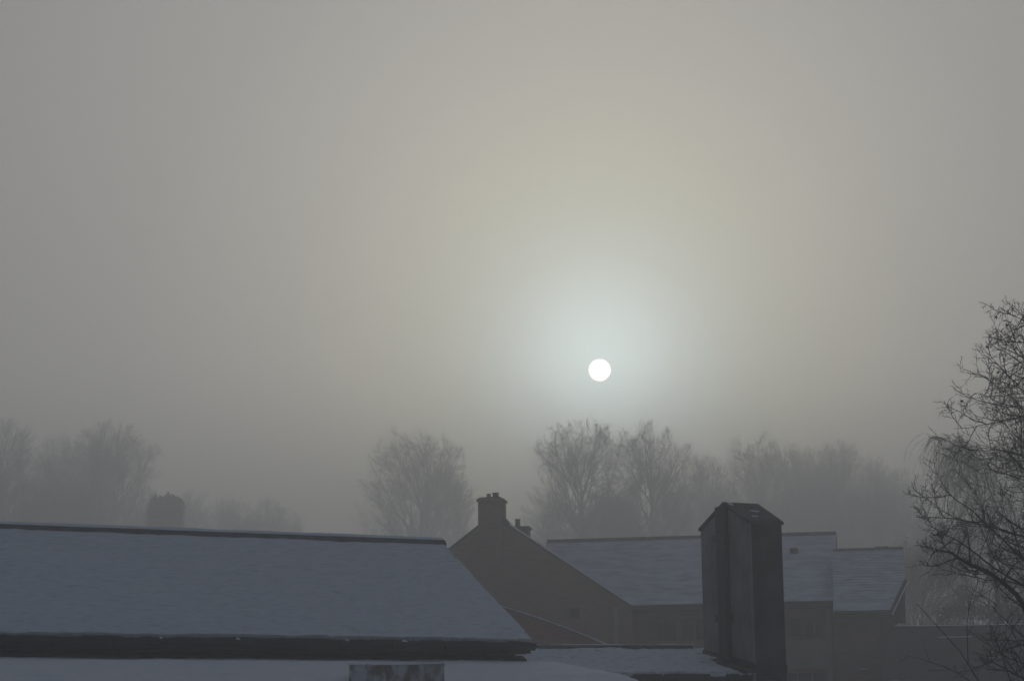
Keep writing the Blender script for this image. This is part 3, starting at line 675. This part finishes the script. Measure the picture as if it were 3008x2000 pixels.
def place_bare(parts, name, label, loc, rz=0.0, s=(1, 1, 1), group=None, cat='tree'):
    root = tag(empty(name, loc, rz), label, cat, group); root.scale = s
    link('trunk', parts[0], root)
    for l in parts[1]: link('limb', l, root)
    link('twigs', parts[2], root)
    return root
F = 6980.0
def spot(px, py, Y):
    """where a tree whose top shows there stands, Y metres out: x, ground height, tree height, metres per pixel"""
    u, v = (px - 1504) / F, (1000 - py) / F
    u, v = u * math.cos(ROLL) + v * math.sin(ROLL), v * math.cos(ROLL) - u * math.sin(ROLL)
    dy = math.cos(PITCH) - v * math.sin(PITCH); dz = math.sin(PITCH) + v * math.cos(PITCH)
    x = u / dy * Y; z = CAM_Z + dz / dy * Y; g = float(terrain(x, Y))
    return x, g, z - g, Y / F
def leaf_cloud(rng, centers, radii, n, size, flat=1.0):
    i = rng.randint(0, len(centers), n); d = unit(rng.normal(0, 1, (n, 3))); rr = rng.rand(n, 1) ** 0.45
    p = centers[i] + d * rr * radii[i]
    a = unit(rng.normal(0, 1, (n, 3))); b = unit(np.cross(a, rng.normal(0, 1, (n, 3))))
    s_ = size * rng.uniform(0.5, 1.4, (n, 1))
    return np.stack([p - a * s_, p - b * s_ * 0.55, p + a * s_, p + b * s_ * 0.55], 1)
FAR = 1.72
G_FAR = 'bare trees standing in the mist beyond the roofs'
def tree_at(seed, px, top, hw, Y, label, **k):
    Y *= FAR
    x, g, h, mpp = spot(px, top, Y)
    parts = bare_tree_parts(seed, h, hw * mpp, **k)
    return place_bare(parts, 'bare_tree', label, (x, Y, g), group=G_FAR), parts, (x, g, h, mpp)
def tree_copy(parts, ref, px, top, hw, hw0, Y, rz, label):
    Y *= FAR
    x, g, h, mpp = spot(px, top, Y)
    return place_bare(parts, 'bare_tree', label, (x, Y, g), rz, (hw * mpp / (hw0 * ref[3]), hw * mpp / (hw0 * ref[3]), h / ref[2]), G_FAR)

_, pA, rA = tree_at(11, -15, 1232, 225, 138, 'dense bare tree cut off by the left edge of the picture', limbs=12, stems=2, m=(8, 8, 7, 3))
_, pB, rB = tree_at(12, 315, 1240, 225, 145, 'broad bare tree behind the left half of the long roof, left of the dark conifer', limbs=12, stems=2, crown0=0.22, jit=0.11)
tree_copy(pA, rA, 165, 1278, 165, 225, 158, 2.1, 'slimmer bare tree between the left-edge tree and the broad tree')
_, pC, rC = tree_at(13, 585, 1438, 120, 168, 'low bare tree just right of the dark conifer', limbs=20, crown0=0.2, m=(9, 8, 7, 4), limb_ang=(25, 80))
tree_copy(pC, rC, 790, 1462, 120, 120, 172, 1.3, 'low spreading bare tree at the right end of the faint band beyond the conifer')
tree_copy(pC, rC, 868, 1508, 60, 120, 176, 3.9, 'smallest bare tree, a faint tuft above the middle of the long roof')
_, pD, rD = tree_at(14, 1222, 1252, 205, 150, 'dome-shaped bare tree standing alone left of the brick chimney', limbs=15, stems=2, m=(8, 8, 7, 3), crown0=0.18, limb_ang=(16, 80), jit=0.07)
tree_copy(pC, rC, 1345, 1385, 105, 120, 158, 0.4, 'smaller bare tree tucked between the dome-shaped tree and the brick chimney')
t6, pE, rE = tree_at(15, 1712, 1236, 235, 134, 'spreading bare tree with ivy right below the sun, left of its twin', limbs=20, crown0=0.22, jit=0.11, limb_ang=(20, 84))
t7, pF, rF = tree_at(19, 1898, 1238, 185, 137, 'upright bare tree with ivy, right-hand twin below the sun', limbs=19, crown0=0.22, jit=0.09, limb_ang=(16, 72))
_, pG, rG = tree_at(17, 2205, 1270, 170, 160, 'tall bare tree rising directly above the gabled concrete stack', limbs=21, jit=0.10)
_, pH, rH = tree_at(18, 2425, 1292, 215, 168, 'dense round-headed bare tree above the snowy wing roof', limbs=15, stems=2, m=(9, 8, 7, 3), limb_ang=(16, 68), jit=0.07)
tree_copy(pH, rH, 690, 1462, 150, 215, 160, 3.3, 'broad low bare tree in the middle of the faint band right of the conifer')
tree_copy(pA, rA, 2060, 1335, 150, 225, 170, 0.7, 'faint low bare tree between the ivy twin and the tall stack tree')
tree_copy(pE, rE, 2320, 1305, 160, 235, 174, 2.5, 'bare tree crowded between the stack tree and the round-headed tree')
tree_copy(pG, rG, 2535, 1335, 150, 170, 170, 1.2, 'bare tree on the right shoulder of the round-headed tree')
tree_copy(pB, rB, 2630, 1372, 150, 225, 172, 1.9, 'faint bare tree between the round-headed tree and the weeping birch')
tree_copy(pC, rC, 1585, 1450, 125, 120, 150, 2.6, 'small bare tree right of the brick chimney, under the spreading ivy tree')
tree_copy(pG, rG, 2000, 1410, 125, 170, 150, 4.0, 'small bare tree low behind the wing roof, left of the stack')
tree_copy(pH, rH, 2560, 1440, 170, 215, 146, 1.1, 'thick bare thicket tree right behind the end house roof')
tree_copy(pF, rF, 2290, 1430, 135, 185, 150, 2.2, 'bare tree low behind the wing roof, right of the stack')
tree_copy(pH, rH, 2690, 1585, 150, 215, 78, 2.4, 'bare thicket in the gap between end house and evergreen hedge')
tree_copy(pH, rH, 1800, 1430, 180, 215, 150, 0.6, 'bare thicket filling the space between the ivy twins low above the roof')
tree_copy(pB, rB, 2150, 1430, 150, 225, 152, 3.0, 'bare thicket low behind the gabled stack')
tree_copy(pA, rA, 2430, 1440, 160, 225, 150, 5.2, 'bare thicket under the round-headed tree, above the wing ridge')
tree_copy(pH, rH, 200, 1420, 190, 215, 132, 1.6, 'bare thicket low behind the roof, under the slimmer tree')
tree_copy(pE, rE, 420, 1430, 110, 235, 150, 0.2, 'low bare tree against the left side of the dark conifer')
tree_copy(pF, rF, 2700, 1500, 110, 185, 128, 0.3, 'low bare tree seen through the left side of the weeping birch')
tree_copy(pB, rB, 2810, 1530, 140, 225, 132, 4.4, 'low bare tree behind the evergreen hedge and the birch trunk')
tree_copy(pD, rD, 40, 1380, 150, 205, 130, 0.9, 'low bare tree in front of the left-edge tree')

# ivy on the twins, a part of each tree
for root, parts, seed in ((t6, pE, 3), (t7, pF, 4)):
    rng = np.random.RandomState(seed); P0, P1 = parts[3]
    cs = [P0[0, 2:11].repeat(5, 0)]
    for q_ in P1[:12]: cs.append(q_[:4])
    cs = np.concatenate(cs); cs = cs + rng.normal(0, 0.28, cs.shape)
    rd = rng.uniform(0.15, 0.8, (len(cs), 1)) * np.array([1, 1, 1.5])
    q = Mesher(); q.quads(leaf_cloud(rng, cs, rd, 5500, 0.075)); link('ivy', q.mesh('ivy', 'ivy', False), root)

def conifer():
    x, g, h, mpp = spot(487, 1446, 195); rng = np.random.RandomState(9)
    root = tag(empty('conifer_tree', (x, 195, g)), 'dark dense conifer with spiky tips above the long snowy roof', 'tree')
    q = Mesher(); tr = grow(np.array([[0, 0, -0.3]]), np.array([[0, 0, 1.0]]), np.array([h * 0.9]), 8, rng, 0.02, 0.02); q.tubes(tr, taper(np.array([0.22]), 8, 0.15), 8)
    link('trunk', q.mesh('trunk', 'bark'), root)
    q = Mesher(); cs = []; rd = []
    R0 = 46 * mpp
    spires = [(-0.70, 0.0, 0.982), (-0.52, 0.3, 0.974), (-0.30, -0.1, 0.962), (-0.05, 0.1, 0.975), (0.12, 0.2, 0.999), (0.30, -0.1, 0.966), (0.50, 0.0, 0.980), (0.66, -0.2, 0.966), (0.84, 0.1, 0.968), (-0.86, 0.1, 0.966), (0.3, -0.5, 0.955), (-0.25, -0.5, 0.957), (0.98, 0.0, 0.952), (-0.98, 0.0, 0.948)]
    for (sx, sy, t) in spires:
        for z in np.linspace(0.6, t, 60):
            w = min(1.0, (t - z) / 0.034) ** 1.1
            cs.append((sx * R0 * (0.9 + 0.1 * w) + rng.normal(0, 0.05), sy * R0 + rng.normal(0, 0.05), z * h)); rd.append((0.08 + 0.27 * w * R0, 0.08 + 0.27 * w * R0, 0.20))
    q.quads(leaf_cloud(rng, np.array(cs), np.array(rd), 30000, 0.06)); link('crown', q.mesh('crown', 'conifer', False), root)
conifer()

def far_hedge():
    rng = np.random.RandomState(21)
    root = tag(empty('clipped_hedge', (19.0, 98, float(terrain(0, 98)))), 'dark blocky evergreen hedge rising above the snow-lined parapet', 'hedge')
    g = float(terrain(0, 98)); cs = []; rd = []
    for xx in np.linspace(-1.6, 3.4, 26):
        top = 10.95 + 0.14 * math.exp(-((xx + 0.8) / 0.5) ** 2) - 0.10 * max(0, xx - 0.4)
        for z in np.linspace(g, top - 0.25, 10): cs.append((xx, rng.uniform(-0.5, 0.5), z - g)); rd.append((0.28, 0.5, 0.36))
    q = Mesher(); q.quads(leaf_cloud(rng, np.array(cs), np.array(rd), 26000, 0.06)); link('foliage', q.mesh('foliage', 'hedge', False), root)
    q = Mesher(); xs = np.linspace(-1.4, 3.2, 7)
    P = np.stack([np.stack([xs, xs * 0, xs * 0 - 0.2], -1), np.stack([xs, xs * 0, xs * 0 + 3.5], -1)], 1); q.tubes(P, np.full((7, 2), 0.06), 6); link('stems', q.mesh('stems', 'bark'), root)
far_hedge()

def weeping_birch():
    Y = 92.0; x, g, h, mpp = spot(2935, 1165, Y); rng = np.random.RandomState(31)
    root = tag(empty('weeping_birch', (x + 0.25, Y, g)), 'weeping birch with hanging twigs at the right, behind the nearer dark tree', 'tree')
    P0 = grow(np.array([[0.3, 0, -0.3]]), np.array([[-0.03, 0, 1.0]]), np.array([h * 0.90]), 12, rng, 0.03, 0.02); R0 = np.array([0.19])[:, None] * np.linspace(1, 0.08, 13)[None]
    q = Mesher(); q.tubes(P0, R0, 8); link('trunk', q.mesh('trunk', 'birch'), root)
    p, d, l, r = spawn(P0, R0, np.array([h]), rng, 34, 0.28, 0.99, 24, 62, 0.27, 0.5, 0.5)
    P1 = grow(p, d, l, 9, rng, 0.07, -0.012); P1[:, 7:, 2] -= np.array([0.02, 0.12, 0.30])[None, :] * 0.5; R1 = taper(r, 9, 0.15)
    for i in range(len(P1)):
        a = Mesher(); a.tubes(P1[i:i + 1], R1[i:i + 1], 6); link('limb', a.mesh('limb', 'birch'), root)
    c = Mesher()
    p, d, l2, r = spawn(P1, R1, l, rng, 8, 0.2, 1.0, 25, 60, 0.38, 0.6, 0.5)
    P2 = grow(p, d, np.clip(l2, 0.3, 1.1), 6, rng, 0.16, -0.06); R2 = taper(np.maximum(r, 0.010), 6, 0.4); c.tubes(P2, R2, 4)
    p, d, l3, r = spawn(P2, R2, np.clip(l2, 0.5, 1.6), rng, 12, 0.1, 1.0, 30, 80, 1.0, 0.6, 0.2)
    d[:, 2] = 0.25 * d[:, 2] + 0.05; d[:, :2] *= 0.8
    l3 = 0.35 + 2.3 * rng.beta(1.3, 2.6, len(l3))
    P3 = grow(p, d, l3, 5, rng, 0.10, -0.52); R3 = taper(np.full(len(p), 0.0056), 5, 0.6); c.tubes(P3, R3, 3)
    p, d, l4, r = spawn(P3, R3, l3, rng, 4, 0.2, 1.0, 15, 40, 0.3, 0.9, 0.3)
    P4 = grow(p, d, np.clip(l4, 0.1, 0.6), 2, rng, 0.06, -0.40); c.tubes(P4, taper(np.full(len(p), 0.0038), 2, 0.6), 3, tip=True)
    link('hanging_twigs', c.mesh('hanging_twigs', 'birch'), root)
weeping_birch()

def near_tree():
    rng = np.random.RandomState(42); Y = 30.0
    root = tag(empty('near_bare_tree', (7.30, Y, 0)), 'nearest dark bare tree with crooked twigs reaching in from the right edge', 'tree')
    H = 11.0
    P0 = grow(np.array([[0, 0, -0.3]]), np.array([[0.0, 0, 1.0]]), np.array([H]), 14, rng, 0.015, 0.03); R0 = np.array([0.17])[:, None] * np.linspace(1, 0.08, 15)[None]
    q = Mesher(); q.tubes(P0, R0, 10); link('trunk', q.mesh('trunk', 'bark_near'), root)
    c0 = np.array([0.15, 0, 7.9]); rad = np.array([2.35, 2.35, 3.0])
    p, d, l, r = spawn(P0, R0, np.array([H]), rng, 90, 0.50, 0.97, 34, 86, 0.36, 0.36, 0.25)
    l = envelope(p, d, np.maximum(l, 1.2), c0, rad, rng, 0.9, 1.06)
    P1 = grow(p, d, l, 12, rng, 0.12, 0.03, 0.4); R1 = taper(np.maximum(r, 0.017), 12, 0.16)
    # the long low limb that reaches out to the left
    low = np.array([[0, 0, 4.6], [-0.35, -0.1, 5.3], [-0.62, -0.15, 6.0], [-0.85, -0.2, 6.55], [-1.05, -0.25, 6.95], [-1.22, -0.3, 7.12], [-1.42, -0.3, 7.22], [-1.6, -0.35, 7.30], [-1.75, -0.35, 7.40], [-1.87, -0.35, 7.47], [-1.98, -0.4, 7.49], [-2.08, -0.4, 7.46], [-2.16, -0.4, 7.40]])
    P1 = np.concatenate([P1, low[None] + rng.normal(0, 0.015, (1, 13, 3))]); R1 = np.concatenate([R1, np.linspace(0.045, 0.006, 13)[None]]); l = np.append(l, 3.6)
    for i in range(len(P1)):
        a = Mesher(); a.tubes(P1[i:i + 1], R1[i:i + 1], 6); link('limb', a.mesh('limb', 'bark_near'), root)
    c = Mesher()
    p, d, l2, r = spawn(P1[:-1], R1[:-1], l[:-1], rng, 11, 0.20, 0.98, 25, 65, 0.42, 0.60, 0.45)
    pa, da, la, ra = spawn(P1[-1:], R1[-1:], l[-1:], rng, 9, 0.35, 0.93, 25, 55, 0.20, 0.5, 0.6)
    p, d, l2, r = np.concatenate([p, pa]), np.concatenate([d, da]), np.concatenate([l2, la]), np.concatenate([r, ra])
    l2 = envelope(p, d, np.maximum(l2, 0.4), c0, rad * 1.04, rng, 0.8, 1.05)
    P2 = grow(p, d, l2, 9, rng, 0.14, 0.06, 0.5); R2 = taper(np.maximum(r, 0.0062), 9, 0.40); c.tubes(P2, R2, 4)
    p, d, l3, r = spawn(P2, R2, l2, rng, 9, 0.12, 1.0, 28, 68, 0.42, 0.7, 0.3)
    l3 = np.clip(envelope(p, d, l3, c0, rad * 1.08, rng, 0.7, 1.05), 0.12, 0.8)
    P3 = grow(p, d, l3, 5, rng, 0.18, 0.08, 0.6); R3 = taper(np.maximum(r * 0.8, 0.0036), 5, 0.6); c.tubes(P3, R3, 3)
    vis = P3[:, 0, 0] < 0.4                                  # finest twigs only on the side that can be seen
    p, d, l4, r = spawn(P3[vis], R3[vis], l3[vis], rng, 4, 0.2, 1.0, 30, 60, 0.42, 0.8, 0.3)
    P4 = grow(p, d, np.clip(l4, 0.05, 0.30), 2, rng, 0.16, 0.05); c.tubes(P4, taper(np.full(len(p), 0.0027), 2, 0.7), 3, tip=True)
    link('twigs', c.mesh('twigs', 'bark_near'), root)
    # a few withered seed clusters and leaves left on the tips
    tips = P3[rng.choice(len(P3), 170, False), -1]; b = Mesher()
    b.quads(leaf_cloud(rng, tips, np.full((len(tips), 3), 0.022), 1300, 0.017)); link('withered_leaves', b.mesh('withered_leaves', 'bark_near', False), root)
near_tree()

def shrub(name, label, loc, stems, seed, L, spread, trop, r, mat='bark_near', lean=(0, 0), m=5, cat='shrub', arch=None):
    rng = np.random.RandomState(seed); root = tag(empty(name, loc), label, cat)
    p = rng.normal(0, 0.18, (stems, 3)); p[:, 2] = -0.1
    d = np.stack([rng.normal(lean[0], spread, stems), rng.normal(lean[1], spread, stems), np.ones(stems)], -1)
    l = L * rng.uniform(0.72, 1.0, stems)
    P = grow(p, d, l, 14, rng, 0.04, trop)
    if arch:
        t = np.linspace(0, 1, 15)[None, :, None]
        A = rng.uniform(arch[0], arch[1], (stems, 1, 1)); E_ = rng.uniform(3, 7, (stems, 1, 1))
        P = p[:, None] + np.concatenate([A * t ** E_, rng.normal(0, 0.25, (stems, 1, 1)) * t ** 2, l[:, None, None] * (t - 0.05 * t ** 4)], -1) + np.cumsum(rng.normal(0, 0.012, (stems, 15, 3)), 1)
    Rd = taper(np.full(stems, r), 14, 0.16)
    for i in range(stems):
        q = Mesher(); q.tubes(P[i:i + 1], Rd[i:i + 1], 6); link('stem', q.mesh('stem', mat), root)
    c = Mesher()
    p, d, l2, rr = spawn(P, Rd, l, rng, m, 0.45, 0.97, 20, 45, 0.20, 0.6, 0.6)
    P2 = grow(p, d, np.clip(l2, 0.15, 0.8), 6, rng, 0.08, 0.04); R2 = taper(np.maximum(rr, r * 0.2), 6, 0.4); c.tubes(P2, R2, 4)
    p, d, l3, rr = spawn(P2, R2, l2, rng, 4, 0.2, 1.0, 25, 50, 0.35, 0.7, 0.4)
    P3 = grow(p, d, np.clip(l3, 0.05, 0.4), 3, rng, 0.1, 0.04); c.tubes(P3, taper(np.full(len(p), r * 0.14), 3, 0.6), 3, tip=True)
    link('twigs', c.mesh('twigs', mat), root)
shrub('tall_shrub', 'tall shrub with long bare shoots at the bottom right corner', (4.55, 20.0, 0), 24, 52, 6.9, 0.10, 0.004, 0.016, m=6, arch=(-1.15, 0.25))
shrub('small_bare_shrub', 'little bare shrub poking up behind the low annex, left of the tall stack', (3.55, 45.5, 0), 9, 53, 7.6, 0.05, 0.01, 0.016, mat='bark', m=7)

# ------------------------------------------------------------------ the sun and the mist
def sun_ball():
    Ds = 4200.0; r = Ds * math.tan(R(0.268)); n, k = 48, 24; m = MB(); v = []; f = []
    for i in range(k + 1):
        for j in range(n): v.append((r * math.sin(math.pi * i / k) * math.cos(2 * math.pi * j / n), r * math.sin(math.pi * i / k) * math.sin(2 * math.pi * j / n), r * math.cos(math.pi * i / k)))
    for i in range(k):
        for j in range(n): f.append((i * n + j, (i + 1) * n + j, (i + 1) * n + (j + 1) % n, i * n + (j + 1) % n))
    m.add(v, f); o = m.build('sun', 'disc', smooth=True)
    o.location = Vector((0, 0, CAM_Z)) + sun_dir * Ds
    tag(o, 'round white sun disc glowing through the mist above the bare trees', 'sun')
sun_ball()

hm = bpy.data.materials.new('mist'); hm.use_nodes = True
hn = hm.node_tree; hn.nodes.clear()
ho = hn.nodes.new('ShaderNodeOutputMaterial'); pv = hn.nodes.new('ShaderNodeVolumePrincipled')
pv.inputs['Color'].default_value = (0.92, 0.915, 0.90, 1)
pv.inputs['Density'].default_value = HAZE_DENSITY
pv.inputs['Anisotropy'].default_value = HAZE_G
hn.links.new(pv.outputs[0], ho.inputs['Volume'])
hz = MB().box((-1400, -1400, -1.3), (1400, 1400, 44.5)).build('haze', 'snow')
hz.data.materials.clear(); hz.data.materials.append(hm)
tag(hz, kind='stuff', label='grey winter mist filling the air', cat='mist')
